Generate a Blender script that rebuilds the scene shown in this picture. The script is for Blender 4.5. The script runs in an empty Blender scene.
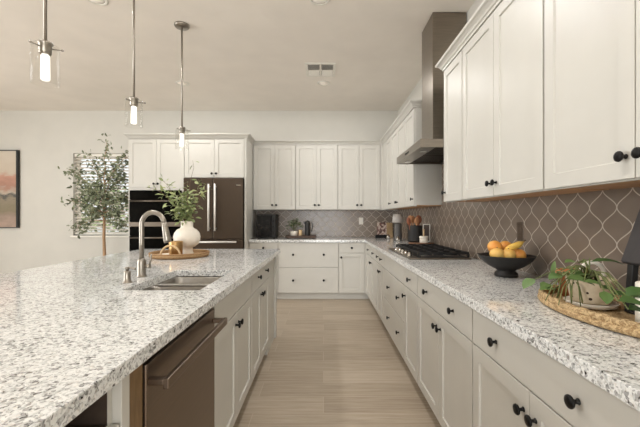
import bpy, bmesh, math, random
from mathutils import Vector, Matrix
random.seed(7)
PI = math.pi
SC = bpy.context.scene
COL = SC.collection

# ------------------------------------------------------------------ camera
cam_d = bpy.data.cameras.new('camera')
cam = bpy.data.objects.new('camera', cam_d); COL.objects.link(cam)
cam.location = (0, 0, 1.257); cam.rotation_euler = (PI/2, 0, 0)
cam_d.sensor_width = 36; cam_d.lens = 36*348/640
cam_d.shift_x = -3.5/640; cam_d.shift_y = 3.5/640
cam_d.clip_start = 0.02
SC.camera = cam
# ------------------------------------------------------------------ sky, light, exposure
w = bpy.data.worlds.new('sky'); SC.world = w; w.use_nodes = True
nt = w.node_tree; nt.nodes.clear()
wo = nt.nodes.new('ShaderNodeOutputWorld'); wb = nt.nodes.new('ShaderNodeBackground')
sk = nt.nodes.new('ShaderNodeTexSky'); sk.sky_type = 'HOSEK_WILKIE'; sk.turbidity = 5
sk.sun_direction = (-.3, -.5, .8)
wb.inputs[1].default_value = 4.2
hs = nt.nodes.new('ShaderNodeHueSaturation'); hs.inputs['Saturation'].default_value = .15
nt.links.new(sk.outputs[0], hs.inputs['Color']); nt.links.new(hs.outputs[0], wb.inputs[0]); nt.links.new(wb.outputs[0], wo.inputs[0])

def area(name, loc, rot, sx, sy, power, col):
    l = bpy.data.lights.new(name, 'AREA'); l.shape = 'RECTANGLE'; l.size = sx; l.size_y = sy
    l.energy = power; l.color = col
    o = bpy.data.objects.new(name, l); o.location = loc; o.rotation_euler = rot; COL.objects.link(o)
    return o
# daylight lamps: unseen left window, and a rear opening added to light the aisle
area('daylight_left_window', (-6.72, 1.2, 1.55), (0, -PI/2, 0), 2.3, 3.4, 146, (.985, 1, 1))
area('rear_fill_lamp', (-.1, -4.42, 1.15), (PI/2, 0, 0), 2.2, 2.1, 96, (.985, 1, 1))
sun = bpy.data.lights.new('sun', 'SUN'); sun.energy = 3; sun.angle = .01; sun.color = (1, .95, .88)
suno = bpy.data.objects.new('sun', sun); COL.objects.link(suno); suno.rotation_euler = Vector((.3, .55, -.8)).to_track_quat('-Z', 'Y').to_euler()
SC.view_settings.view_transform = 'Standard'; SC.view_settings.look = 'None'
SC.view_settings.gamma = 1; SC.view_settings.use_curve_mapping = False
SC.view_settings.exposure = 0.42

# ------------------------------------------------------------------ materials
def lin(c):
    return tuple(((v/255)/12.92 if v/255 <= .04045 else ((v/255+.055)/1.055)**2.4) for v in c) + (1,)
class NT:
    def __init__(s, name):
        s.m = bpy.data.materials.new(name); s.m.use_nodes = True
        s.t = s.m.node_tree; s.t.nodes.clear()
        s.out = s.t.nodes.new('ShaderNodeOutputMaterial')
        s.b = s.t.nodes.new('ShaderNodeBsdfPrincipled'); s.t.links.new(s.b.outputs[0], s.out.inputs[0])
    def n(s, kind, **kw):
        x = s.t.nodes.new(kind)
        for k, v in kw.items(): setattr(x, k, v)
        return x
    def l(s, a, b): s.t.links.new(a, b)
    def val(s, sock, v):
        if hasattr(v, 'is_linked'): s.l(v, sock)
        else: sock.default_value = v
    def M(s, op, a, b=0.0, c=0.0):
        x = s.n('ShaderNodeMath', operation=op)
        s.val(x.inputs[0], a); s.val(x.inputs[1], b); s.val(x.inputs[2], c)
        return x.outputs[0]
    def coord(s): return s.n('ShaderNodeTexCoord').outputs['Object']
    def mapping(s, scale=(1, 1, 1), rot=(0, 0, 0)):
        x = s.n('ShaderNodeMapping'); x.inputs['Scale'].default_value = scale; x.inputs['Rotation'].default_value = rot
        s.l(s.coord(), x.inputs[0]); return x.outputs[0]
    def noise(s, vec, scale, detail=3, rough=.55):
        x = s.n('ShaderNodeTexNoise'); s.l(vec, x.inputs['Vector'])
        x.inputs['Scale'].default_value = scale; x.inputs['Detail'].default_value = detail; x.inputs['Roughness'].default_value = rough
        return x.outputs[0]
    def ramp(s, fac, stops, interp='LINEAR'):
        x = s.n('ShaderNodeValToRGB'); cr = x.color_ramp; cr.interpolation = interp
        while len(cr.elements) < len(stops): cr.elements.new(.5)
        for e, (p, c) in zip(cr.elements, stops): e.position = p; e.color = lin(c)
        s.l(fac, x.inputs[0]); return x.outputs[0]
    def mix(s, fac, a, b, mode='MIX'):
        x = s.n('ShaderNodeMix', data_type='RGBA', blend_type=mode)
        s.val(x.inputs[0], fac); s.val(x.inputs[6], a); s.val(x.inputs[7], b)
        return x.outputs[2]
    def bump(s, h, strength=.2, dist=.01):
        x = s.n('ShaderNodeBump'); x.inputs['Strength'].default_value = strength; x.inputs['Distance'].default_value = dist
        s.l(h, x.inputs['Height']); s.l(x.outputs[0], s.b.inputs['Normal'])
    def set(s, base=None, rough=.5, metal=0.0, spec=None):
        if base is not None: s.val(s.b.inputs['Base Color'], lin(base) if isinstance(base, tuple) and len(base) == 3 else base)
        s.val(s.b.inputs['Roughness'], rough); s.val(s.b.inputs['Metallic'], metal)
        if spec is not None: s.b.inputs['Specular IOR Level'].default_value = spec
        return s.m
def plain(name, c, rough=.5, metal=0.0, var=.06, scale=30, spec=None):
    """a paint / ceramic / plastic: one colour with a faint procedural mottling"""
    s = NT(name); f = s.noise(s.coord(), scale)
    lo = tuple(max(0, v*(1-var)) for v in c); hi = tuple(min(255, v*(1+var*.5)) for v in c)
    return s.set(s.ramp(f, [(.3, lo), (.7, hi)]), rough, metal, spec)
def steel(name, c, rough=.28, stretch=(1, 1, 60)):
    s = NT(name); f = s.noise(s.mapping(stretch), 8, 4)
    lo = tuple(v*.88 for v in c)
    m = s.set(s.ramp(f, [(.3, lo), (.7, c)]), s.M('MULTIPLY_ADD', f, .12, rough-.06), 1.0)
    return m
def wood(name, a, b, stretch=(1, 12, 12), scale=6, rough=.5):
    s = NT(name); f = s.noise(s.mapping(stretch), scale, 5, .6)
    return s.set(s.ramp(f, [(.3, a), (.7, b)]), rough)

MAT = {}
MAT['cab'] = plain('cabinet_paint', (203, 200, 192), .38, var=.012, scale=5)
MAT['wall'] = plain('wall_paint', (214, 211, 203), .8, var=.015, scale=3)
MAT['ceil'] = plain('ceiling_paint', (241, 234, 225), .9, var=.015, scale=3)
MAT['white'] = plain('white_trim_paint', (236, 232, 222), .45, var=.02)
MAT['black'] = plain('black_metal', (10, 8, 7), .4, 0, var=.15, spec=.25)
MAT['iron'] = plain('cast_iron', (30, 29, 29), .55, .3, var=.2)
MAT['steel'] = plain('satin_steel', (170, 165, 158), .38, 1.0, var=.04)
MAT['steelh'] = steel('brushed_steel_plate', (150, 141, 130), .3, (1, 1, 50))
MAT['nickel'] = steel('brushed_nickel', (170, 163, 153), .34, (1, 1, 20))
MAT['chrome'] = steel('chrome', (214, 210, 204), .14, (1, 1, 1))
MAT['brighthandle'] = plain('satin_bright_metal', (236, 233, 227), .4, .3, var=.03)
MAT['darksteel'] = steel('dark_stainless', (86, 75, 65), .4, (70, 70, 1))
MAT['ovsteel'] = steel('oven_trim_steel', (128, 118, 107), .4, (1, 1, 40))
MAT['dwsteel'] = steel('brown_stainless', (134, 118, 104), .33, (1, 60, 60))
MAT['blackglass'] = plain('black_glass', (4, 4, 4), .1, var=.05, spec=.18)
MAT['blackmatte'] = plain('black_matte', (30, 29, 28), .55, var=.2, scale=60)
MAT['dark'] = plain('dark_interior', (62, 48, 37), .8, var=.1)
MAT['rawwood'] = wood('raw_wood', (112, 88, 58), (140, 112, 78), (3, 3, .6), 14)
MAT['undwood'] = wood('cabinet_underside_wood', (178, 130, 88), (210, 164, 118), (12, 1, 12), 5)
MAT['boardwood'] = wood('board_wood', (92, 62, 42), (124, 86, 58), (1, 8, 8), 10)
MAT['darkwood'] = wood('dark_board_wood', (58, 42, 32), (84, 62, 48), (1, 9, 9), 10)
MAT['spoonwood'] = wood('spoon_wood', (158, 108, 70), (190, 138, 96), (8, 8, 1), 12)
MAT['redwood'] = wood('red_spoon_wood', (128, 72, 48), (152, 92, 64), (8, 8, 1), 12)
MAT['palewood'] = wood('pale_bead_wood', (196, 164, 120), (222, 194, 152), (8, 8, 8), 12)
MAT['bark'] = wood('bark', (150, 118, 88), (186, 154, 122), (14, 14, 1), 9, .8)
MAT['stem'] = plain('green_stem', (104, 112, 62), .6, var=.15)
MAT['twig'] = plain('brown_twig', (104, 84, 58), .7, var=.15)
MAT['cream'] = plain('cream_ceramic', (238, 230, 216), .55, var=.03, scale=20)
MAT['greypot'] = plain('grey_ceramic', (92, 90, 88), .5, var=.1)
MAT['shade'] = plain('lamp_shade_fabric', (196, 190, 184), .85, var=.06, scale=80)
MAT['brass'] = steel('antique_brass', (196, 158, 108), .38, (1, 1, 30))
MAT['basketpot'] = plain('woven_planter', (168, 140, 104), .8, var=.25, scale=60)
MAT['soil'] = plain('potting_soil', (52, 40, 30), .95, var=.3, scale=80)
MAT['orange'] = NT('orange_peel')
_s = MAT['orange']; _f = _s.noise(_s.coord(), 12)
_m = _s.set(_s.ramp(_f, [(.3, (222, 142, 62)), (.55, (234, 172, 86)), (.8, (240, 196, 112))]), .42); _s.bump(_s.noise(_s.coord(), 260), .25, .002); MAT['orange'] = _m
_s = NT('yellow_peel'); _f = _s.noise(_s.coord(), 10)
MAT['yellow'] = _s.set(_s.ramp(_f, [(.3, (232, 178, 88)), (.7, (240, 206, 124))]), .4)
_s = NT('banana_peel'); _f = _s.noise(_s.coord(), 18)
MAT['banana'] = _s.set(_s.ramp(_f, [(.25, (96, 70, 34)), (.36, (222, 176, 72)), (.7, (240, 204, 104))]), .5)
MAT['terracotta'] = plain('terracotta', (186, 118, 74), .8, var=.1)
MAT['slate'] = plain('slate_metal', (62, 58, 58), .6, .2, var=.08)
MAT['candle'] = plain('candle_wax', (240, 234, 222), .5, var=.02)
MAT['brownplate'] = plain('brown_plate', (112, 98, 86), .35, .7, var=.05)

def leafmat(name, a, b):
    s = NT(name); f = s.noise(s.coord(), 9)
    oi = s.n('ShaderNodeNewGeometry').outputs['Random Per Island']
    g = s.M('ADD', s.M('MULTIPLY', f, .5), s.M('MULTIPLY', oi, .5))
    s.set(s.ramp(g, [(.2, a), (.8, b)]), .45)
    s.b.inputs['Transmission Weight'].default_value = 0
    return s.m
MAT['olive'] = leafmat('tree_leaf', (92, 101, 76), (154, 160, 130))
MAT['vaseleaf'] = leafmat('spray_leaf', (104, 120, 72), (170, 178, 124))
MAT['pothos'] = leafmat('broad_leaf', (62, 92, 44), (118, 146, 84))
MAT['herb'] = leafmat('herb_leaf', (70, 88, 56), (118, 134, 92))
MAT['hedge'] = leafmat('hedge_leaf', (84, 112, 60), (150, 170, 110))

def glassmat(name, tint, gl=.12):
    s = NT(name); t = s.t; t.nodes.remove(s.b)
    tr = s.n('ShaderNodeBsdfTransparent'); tr.inputs[0].default_value = tint + (1,)
    g = s.n('ShaderNodeBsdfGlossy'); g.inputs['Roughness'].default_value = .04
    lw = s.n('ShaderNodeLayerWeight'); lw.inputs[0].default_value = .3
    mx = s.n('ShaderNodeMixShader'); s.l(s.M('MULTIPLY', s.M('POWER', lw.outputs['Facing'], 2.5), gl), mx.inputs[0]); s.l(tr.outputs[0], mx.inputs[1]); s.l(g.outputs[0], mx.inputs[2])
    s.l(mx.outputs[0], s.out.inputs[0]); return s.m
MAT['glass'] = glassmat('clear_glass', (.985, .985, .98), .45)
MAT['pane'] = glassmat('window_glass', (.98, .99, .98), .2)
def emis(name, c, e):
    s = NT(name); s.set(c, .5); s.b.inputs['Emission Color'].default_value = lin(c); s.b.inputs['Emission Strength'].default_value = e
    return s.m
MAT['bulb'] = emis('lit_bulb', (248, 245, 238), .6)
MAT['lens'] = emis('downlight_lens', (240, 232, 220), .12)

def granite():
    s = NT('speckled_granite')
    vec = s.mapping((1, 1, 1))
    nz = s.n('ShaderNodeTexNoise'); s.l(vec, nz.inputs['Vector']); nz.inputs['Scale'].default_value = 60
    off = s.n('ShaderNodeVectorMath', operation='MULTIPLY_ADD'); s.l(nz.outputs['Color'], off.inputs[0])
    off.inputs[1].default_value = (.012, .012, .012); s.l(vec, off.inputs[2])
    def vor(scale):
        v = s.n('ShaderNodeTexVoronoi'); s.l(off.outputs[0], v.inputs['Vector']); v.inputs['Scale'].default_value = scale
        sp = s.n('ShaderNodeSeparateColor'); s.l(v.outputs['Color'], sp.inputs[0]); return sp.outputs[0]
    big = vor(112); small = vor(230)
    patch = s.noise(vec, 7, 3)
    a = s.M('ADD', big, s.M('MULTIPLY', s.M('SUBTRACT', patch, .5), .55))
    c1 = s.ramp(a, [(0, (36, 33, 32)), (.05, (80, 77, 74)), (.11, (138, 139, 137)), (.19, (190, 192, 190)), (.36, (222, 223, 221)), (.66, (238, 238, 235))], 'CONSTANT')
    c2 = s.ramp(small, [(0, (40, 36, 34)), (.08, (118, 115, 111)), (.15, (186, 187, 185)), (.28, (228, 228, 226)), (.6, (240, 239, 237)), (.94, (206, 196, 186))], 'CONSTANT')
    s.set(s.mix(.45, c1, c2), .09, 0, .5)
    return s.m
MAT['granite'] = granite()

def plankfloor():
    s = NT('wood_look_plank_tile')
    vec = s.mapping((1, 1, 1))
    br = s.n('ShaderNodeTexBrick'); s.l(vec, br.inputs['Vector'])
    br.offset = .37; br.inputs['Scale'].default_value = 1; br.inputs['Brick Width'].default_value = 1.22
    br.inputs['Row Height'].default_value = .203; br.inputs['Mortar Size'].default_value = .0022; br.inputs['Mortar Smooth'].default_value = .2
    br.inputs['Color1'].default_value = (0, 0, 0, 1); br.inputs['Color2'].default_value = (1, 1, 1, 1); br.inputs['Mortar'].default_value = (.5, .5, .5, 1)
    sp = s.n('ShaderNodeSeparateColor'); s.l(br.outputs['Color'], sp.inputs[0])
    g1 = s.noise(s.mapping((1.2, 22, 1)), 2.2, 5, .62)
    g2 = s.noise(s.mapping((2.2, 70, 1)), 3, 3, .6)
    f = s.M('ADD', s.M('ADD', s.M('MULTIPLY', g1, .62), s.M('MULTIPLY', g2, .3)), s.M('MULTIPLY', sp.outputs[0], .16))
    c = s.ramp(f, [(.3, (146, 130, 112)), (.5, (171, 156, 137)), (.68, (188, 174, 156))])
    c = s.mix(s.M('MULTIPLY', br.outputs['Fac'], .6), c, lin((196, 182, 164)))
    s.set(c, .42, 0, .35)
    s.bump(s.M('SUBTRACT', 1.0, br.outputs['Fac']), .25, .003)
    return s.m
MAT['floor'] = plankfloor()

def lantern(axis, u0, v0, wd=.1515, hh=.160, g0=.0013, g1=.0031):
    """arabesque lantern tiles: two mirrored families of ogee grout lines"""
    s = NT('lantern_tile_' + axis)
    sp = s.n('ShaderNodeSeparateXYZ'); s.l(s.coord(), sp.inputs[0])
    u = s.M('SUBTRACT', sp.outputs[axis.upper()], u0); v = s.M('SUBTRACT', sp.outputs['Z'], v0)
    ph = s.M('MULTIPLY', v, 2*PI/hh)
    cs = s.M('MULTIPLY', s.M('COSINE', ph), wd/4*.98)
    def dist(center):
        x = s.M('ADD', s.M('SUBTRACT', u, center), wd/2+wd*40)
        return s.M('ABSOLUTE', s.M('SUBTRACT', s.M('MODULO', x, wd), wd/2))
    d = s.M('MINIMUM', dist(s.M('ADD', cs, wd/4)), dist(s.M('SUBTRACT', -wd/4, cs)))
    sl = s.M('MULTIPLY', s.M('SINE', ph), wd/4*2*PI/hh)
    d = s.M('DIVIDE', d, s.M('SQRT', s.M('MULTIPLY_ADD', sl, sl, 1.0)))
    mr = s.n('ShaderNodeMapRange', interpolation_type='SMOOTHSTEP'); s.l(d, mr.inputs[0])
    mr.inputs[1].default_value = g0; mr.inputs[2].default_value = g1
    tile = mr.outputs[0]
    base = s.ramp(s.noise(s.coord(), 5, 2), [(.3, (120, 107, 95)), (.7, (132, 119, 107))])
    s.set(s.mix(tile, lin((188, 177, 163)), base), s.M('MULTIPLY_ADD', tile, -.5, .72), 0, .5)
    s.bump(tile, .35, .003)
    return s.m
MAT['tile_y'] = lantern('y', 1.934, 1.218)
MAT['tile_x'] = lantern('x', .05, 1.218, g0=.0022, g1=.0046)

def wicker(name, a, b, su=60):
    s = NT(name); vec = s.coord()
    wv = s.n('ShaderNodeTexWave', wave_type='RINGS', rings_direction='Z'); s.l(vec, wv.inputs['Vector'])
    wv.inputs['Scale'].default_value = su/2.2; wv.inputs['Distortion'].default_value = 6; wv.inputs['Detail'].default_value = 2; wv.inputs['Detail Scale'].default_value = 6
    n = s.noise(vec, 150, 3)
    f = s.M('ADD', s.M('MULTIPLY', wv.outputs['Fac'], .5), s.M('MULTIPLY', n, .6))
    s.set(s.ramp(f, [(.25, a), (.75, b)]), .75); s.bump(f, .6, .006); return s.m
MAT['seagrass'] = wicker('woven_seagrass', (150, 118, 78), (206, 178, 134))
MAT['rattan'] = wicker('woven_rattan', (134, 98, 62), (192, 156, 112), 90)

def painting():
    s = NT('abstract_landscape_paint'); vec = s.coord()
    sp = s.n('ShaderNodeSeparateXYZ'); s.l(vec, sp.inputs[0])
    n = s.noise(s.mapping((2.0, 1, 4)), 2.2, 5, .6)
    z = s.M('ADD', s.M('MULTIPLY', sp.outputs['Z'], .77), s.M('MULTIPLY', s.M('SUBTRACT', n, .5), .34))
    c = s.ramp(z, [(.0, (186, 160, 144)), (.14, (160, 140, 126)), (.24, (138, 128, 104)), (.36, (150, 138, 118)), (.42, (84, 84, 82)), (.47, (190, 176, 160)), (.55, (176, 134, 116)), (.64, (196, 150, 130)), (.72, (206, 192, 174)), (1, (214, 202, 186))])
    s.set(c, .7); s.bump(n, .2, .004); return s.m
MAT['painting'] = painting()
def covermat():
    s = NT('printed_cover'); f = s.noise(s.coord(), 22, 2)
    return s.set(s.ramp(f, [(.35, (60, 44, 42)), (.48, (112, 72, 62)), (.55, (196, 184, 172)), (.7, (140, 96, 80))]), .45)
MAT['cover'] = covermat()
def spotpot():
    s = NT('dotted_stoneware')
    v = s.n('ShaderNodeTexVoronoi'); s.l(s.coord(), v.inputs['Vector']); v.inputs['Scale'].default_value = 38; v.inputs['Randomness'].default_value = .55
    dot = s.M('LESS_THAN', v.outputs['Distance'], .2)
    base = s.ramp(s.noise(s.coord(), 30), [(.3, (196, 176, 146)), (.7, (220, 204, 178))])
    return s.set(s.mix(dot, base, lin((74, 50, 38))), .6)
MAT['spotpot'] = spotpot()
def rockoven():
    s = NT('dark_oven_glass'); f = s.noise(s.coord(), 14, 3)
    return s.set(s.ramp(f, [(.4, (8, 7, 7)), (.75, (34, 31, 29))]), .2, 0, .3)
MAT['ovenglass'] = rockoven()

# ------------------------------------------------------------------ mesh helpers
class MB:
    def __init__(s): s.v = []; s.f = []; s.sm = []
    def add(s, vs, fs, smooth=False, mat=None):
        o = len(s.v)
        s.v += [tuple(mat @ Vector(p)) if mat else tuple(p) for p in vs]
        s.f += [tuple(i+o for i in f) for f in fs]; s.sm += [smooth]*len(fs); return s
    def box(s, x0, x1, y0, y1, z0, z1, mat=None):
        vs = [(x, y, z) for z in (z0, z1) for y in (y0, y1) for x in (x0, x1)]
        return s.add(vs, [(0, 2, 3, 1), (4, 5, 7, 6), (0, 1, 5, 4), (2, 6, 7, 3), (0, 4, 6, 2), (1, 3, 7, 5)], False, mat)
    def prism(s, poly, z0, z1):
        n = len(poly)
        vs = [(x, y, z0) for x, y in poly] + [(x, y, z1) for x, y in poly]
        return s.add(vs, [tuple(range(n))[::-1], tuple(range(n, 2*n))] + [(i, (i+1) % n, n+(i+1) % n, n+i) for i in range(n)])
    def lathe(s, prof, n=24, c=(0, 0, 0), axis='z', sx=1, sy=1, mat=None):
        vs = []
        for r, z in prof:
            for k in range(n):
                a = 2*PI*k/n; p = (r*math.cos(a)*sx, r*math.sin(a)*sy, z)
                if axis == 'y': p = (p[0], p[2], -p[1])
                elif axis == 'x': p = (p[2], p[0], p[1])
                vs.append((p[0]+c[0], p[1]+c[1], p[2]+c[2]))
        fs = []
        for i in range(len(prof)-1):
            for k in range(n):
                k2 = (k+1) % n; fs.append((i*n+k, i*n+k2, (i+1)*n+k2, (i+1)*n+k))
        if prof[0][0] > 1e-6: fs.append(tuple(range(n))[::-1])
        if prof[-1][0] > 1e-6: fs.append(tuple(range((len(prof)-1)*n, len(prof)*n)))
        return s.add(vs, fs, True, mat)
    def tube(s, pts, r, n=10, closed=False):
        P = [Vector(p) for p in pts]; m = len(P); R = r if isinstance(r, (list, tuple)) else [r]*m
        vs = []; prev = None
        for i, p in enumerate(P):
            if closed: t = P[(i+1) % m]-P[(i-1) % m]
            else: t = P[min(i+1, m-1)]-P[max(i-1, 0)]
            t.normalize()
            if prev is None:
                a = Vector((0, 0, 1)) if abs(t.z) < .9 else Vector((1, 0, 0)); u = t.cross(a).normalized()
            else:
                u = (prev - t*prev.dot(t)); u = u.normalized() if u.length > 1e-6 else t.orthogonal().normalized()
            prev = u; w_ = t.cross(u)
            for k in range(n):
                a = 2*PI*k/n; vs.append(p+(u*math.cos(a)+w_*math.sin(a))*R[i])
        fs = []
        for i in range(m if closed else m-1):
            j = (i+1) % m
            for k in range(n):
                k2 = (k+1) % n; fs.append((i*n+k, j*n+k, j*n+k2, i*n+k2))
        if not closed: fs += [tuple(range(n)), tuple(range((m-1)*n, m*n))[::-1]]
        return s.add(vs, fs, True)
    def cyl(s, a, b, r, n=14): return s.tube([a, b], r, n)
    def ball(s, c, r, n=16, m=10, sc=(1, 1, 1)):
        prof = [(max(1e-7, r*math.sin(PI*i/m)), -r*math.cos(PI*i/m)) for i in range(m+1)]
        o = len(s.v); s.lathe(prof, n)
        for i in range(o, len(s.v)):
            p = s.v[i]; s.v[i] = (p[0]*sc[0]+c[0], p[1]*sc[1]+c[1], p[2]*sc[2]+c[2])
        return s
    def leaf(s, p, d, nrm, L, W, bend=.15):
        p = Vector(p); d = Vector(d).normalized(); nrm = Vector(nrm)
        sd = d.cross(nrm)
        sd = sd.normalized() if sd.length > 1e-4 else d.orthogonal().normalized()
        up = sd.cross(d).normalized()
        row = [(0, .0, 0), (.28, .82, .04), (.58, .9, .02), (.84, .5, -bend*.5), (1, 0, -bend)]
        vs = []
        for t, wd_, b in row:
            cpt = p+d*(L*t)+up*(L*b)
            if wd_ == 0: vs.append(cpt)
            else: vs += [cpt+sd*(W/2*wd_)+up*(W*.1), cpt, cpt-sd*(W/2*wd_)+up*(W*.1)]
        # 0 | 1 2 3 | 4 5 6 | 7 8 9 | 10
        fs = [(0, 2, 1), (0, 3, 2), (1, 2, 5, 4), (2, 3, 6, 5), (4, 5, 8, 7), (5, 6, 9, 8), (7, 8, 10), (8, 9, 10)]
        return s.add(vs, fs, True)
    def build(s, name, mat, parent=None, bevel=0, off=(0, 0, 0), seg=2):
        me = bpy.data.meshes.new(name)
        me.from_pydata([(x-off[0], y-off[1], z-off[2]) for x, y, z in s.v], [], s.f); me.update()
        bm = bmesh.new(); bm.from_mesh(me)
        bmesh.ops.recalc_face_normals(bm, faces=bm.faces); bm.to_mesh(me); bm.free()
        for p, q in zip(me.polygons, s.sm): p.use_smooth = q and len(p.vertices) <= 4
        me.materials.append(MAT[mat] if isinstance(mat, str) else mat)
        o = bpy.data.objects.new(name, me); COL.objects.link(o)
        if parent: o.parent = parent
        if bevel:
            b = o.modifiers.new('edge', 'BEVEL'); b.width = bevel; b.segments = seg; b.limit_method = 'ANGLE'; b.angle_limit = .6
        return o
def tag(o, label=None, cat=None, group=None, kind=None):
    if label: o['label'] = label
    if cat: o['category'] = cat
    if group: o['group'] = group
    if kind: o['kind'] = kind
    return o
def thing(name, label, cat, loc=(0, 0, 0), rz=0, group=None):
    o = bpy.data.objects.new(name, None); COL.objects.link(o); o.empty_display_size = .1
    o.location = loc; o.rotation_euler = (0, 0, rz); return tag(o, label, cat, group)
def copy_tree(o, parent=None):
    c = o.copy(); COL.objects.link(c)
    if parent: c.parent = parent
    for ch in [x for x in bpy.data.objects if x.parent == o]: copy_tree(ch, c)
    return c
def struct(name, mb, mat, bevel=0): return tag(mb.build(name, mat, bevel=bevel), kind='structure')

# ------------------------------------------------------------------ room shell
XL, XR, YB, YF, ZC = -6.8, 1.256, 5.866, -4.5, 3.05
struct('floor', MB().box(XL-.2, XR+.2, YF-.2, YB+.2, -.1, 0), 'floor')
struct('ceiling', MB().box(XL-.2, XR+.2, YF-.2, YB+.2, ZC, ZC+.1), 'ceil')
struct('wall_right', MB().box(XR, XR+.15, YF, YB+.15, 0, ZC), 'wall')
WX0, WX1, WZ0, WZ1 = -4.22, -3.22, .945, 2.33
b = MB()
b.box(XL, WX0, YB, YB+.15, 0, ZC); b.box(WX1, XR, YB, YB+.15, 0, ZC)
b.box(WX0, WX1, YB, YB+.15, 0, WZ0); b.box(WX0, WX1, YB, YB+.15, WZ1, ZC)
struct('wall_back', b, 'wall')
b = MB()
b.box(XL-.15, XL, YF, -.5, 0, ZC); b.box(XL-.15, XL, 2.9, YB+.15, 0, ZC)
b.box(XL-.15, XL, -.5, 2.9, 0, .4); b.box(XL-.15, XL, -.5, 2.9, 2.7, ZC)
struct('wall_left', b, 'wall')
b = MB()
b.box(XL, -1.25, YF-.15, YF, 0, ZC); b.box(1.05, XR, YF-.15, YF, 0, ZC); b.box(-1.25, 1.05, YF-.15, YF, 2.3, ZC)
struct('wall_front', b, 'wall')
b = MB()
b.box(XL, -2.875, YB-.014, YB-.001, 0, .12)
struct('baseboard_back', b, 'white', .003)
# the window behind the tree
win = tag(bpy.data.objects.new('window_1', None), 'white framed window behind the potted tree', None, None, 'structure'); COL.objects.link(win)
b = MB(); t_ = .05
for (x0, x1, z0, z1) in ((WX0, WX0+t_, WZ0, WZ1), (WX1-t_, WX1, WZ0, WZ1), (WX0+t_, WX1-t_, WZ0, WZ0+t_), (WX0+t_, WX1-t_, WZ1-t_, WZ1), (WX0+t_, WX1-t_, 1.62, 1.66)):
    b.box(x0, x1, YB+.09, YB+.13, z0, z1)
b.build('window_frame', 'white', win, .003)
MB().box(WX0+t_, WX1-t_, YB+.108, YB+.112, WZ0+t_, WZ1-t_).build('window_pane', 'pane', win)
MB().box(WX0-.03, WX1+.03, YB-.035, YB+.09, WZ0-.03, WZ0-.002).build('window_sill', 'white', win, .004)
bl = thing('window_blind', 'white slatted blind lowered over the window behind the tree', 'blind', (WX0, YB+.045, WZ1))
b = MB()
for k in range(25):
    zc = WZ1-.08-k*.0525
    mm = Matrix.Translation((0, 0, zc)) @ Matrix.Rotation(.62, 4, 'X')
    b.box(WX0+.012, WX1-.012, -.026, .026, -.0014, .0014, mm)
b.build('slat', 'white', bl, off=(WX0, 0, WZ1))
MB().box(.008, WX1-WX0-.008, -.028, .028, -.052, -.004).build('headrail', 'white', bl, .004)
MB().box(.012, WX1-WX0-.012, -.02, .02, -1.365, -1.34).build('bottom_rail', 'white', bl, .003)
b = MB()
for x in (.14, .47, .8): b.cyl((x, -.026, -.05), (x, -.026, -1.35), .0012, 6)
b.build('ladder_cord', 'white', bl)
# garden outside
tag(MB().box(-12, 6, YB+.3, 16, -.3, -.1).build('ground', 'terracotta'), kind='structure')
b = MB()
for k in range(900):
    p = Vector((random.uniform(-7.5, -2.0), random.uniform(9.2, 10.0), random.uniform(-.1, 2.0)))
    b.leaf(p, (random.gauss(0, 1), random.gauss(0, 1), random.gauss(.2, .6)), (0, -1, .5), random.uniform(.16, .3), .14)
tag(b.build('hedge', 'hedge'), 'leafy green hedge outside the window', 'hedge', None, 'stuff')

# backsplash slabs
tag(MB().box(XR-.009, XR-.001, .6, YB-.010, .916, 1.86).build('tile_backsplash', 'tile_y'),
    'taupe lantern-tile backsplash along the right wall behind the cooktop', 'backsplash')
tag(MB().box(-1.12, XR-.011, YB-.009, YB-.001, .916, 1.369).build('tile_backsplash', 'tile_x'),
    'taupe lantern-tile backsplash on the back wall under the wall cabinets', 'backsplash')

# ------------------------------------------------------------------ cabinets
def knob_mesh():
    b = MB(); b.lathe([(.0085, 0), (.0085, .002), (.0055, .005), (.005, .014), (.007, .017), (.0155, .0195), (.0175, .023), (.0165, .027), (.010, .0295), (1e-6, .030)], 16)
    # turn so that the axis points along -y
    b.v = [(x, -z, y) for x, y, z in b.v]
    return b
KN = None
def knob(parent, x, z):
    global KN
    if KN is None: KN = knob_mesh().build('knob', 'black', parent); o = KN
    else: o = KN.copy(); COL.objects.link(o); o.parent = parent
    o.location = (x, .0005, z); return o
def front(root, kind, x0, x1, z0, z1, knobs, zb, name=None, stile=.058, th=.02):
    g = .0016
    x0 += g; x1 -= g; z0 += g; z1 -= g
    b = MB()
    if kind == 'door':
        s = stile
        # frame ring + bevelled recess + flat panel, one closed shell
        O = [(x0, z0), (x1, z0), (x1, z1), (x0, z1)]
        I = [(x0+s, z0+s), (x1-s, z0+s), (x1-s, z1-s), (x0+s, z1-s)]
        r = .002
        J = [(x0+s+r, z0+s+r), (x1-s-r, z0+s+r), (x1-s-r, z1-s-r), (x0+s+r, z1-s-r)]
        vs = [(x, 0, z) for x, z in O]+[(x, 0, z) for x, z in I]+[(x, .009, z) for x, z in J]+[(x, th, z) for x, z in O]
        fs = [(i, (i+1) % 4, 4+(i+1) % 4, 4+i) for i in range(4)]+[(4+i, 4+(i+1) % 4, 8+(i+1) % 4, 8+i) for i in range(4)]+[(8, 9, 10, 11)]
        fs += [(i, 12+i, 12+(i+1) % 4, (i+1) % 4) for i in range(4)]+[(12, 15, 14, 13)]
        b.add(vs, fs)
    else:
        b.box(x0, x1, 0, th, z0, z1)
    o = b.build(name or ('door' if kind == 'door' else 'drawer'), 'cab', root, .0012, (0, 0, zb), 1)
    for (x, z) in knobs: knob(o, x, z-zb)
    return o
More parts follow.
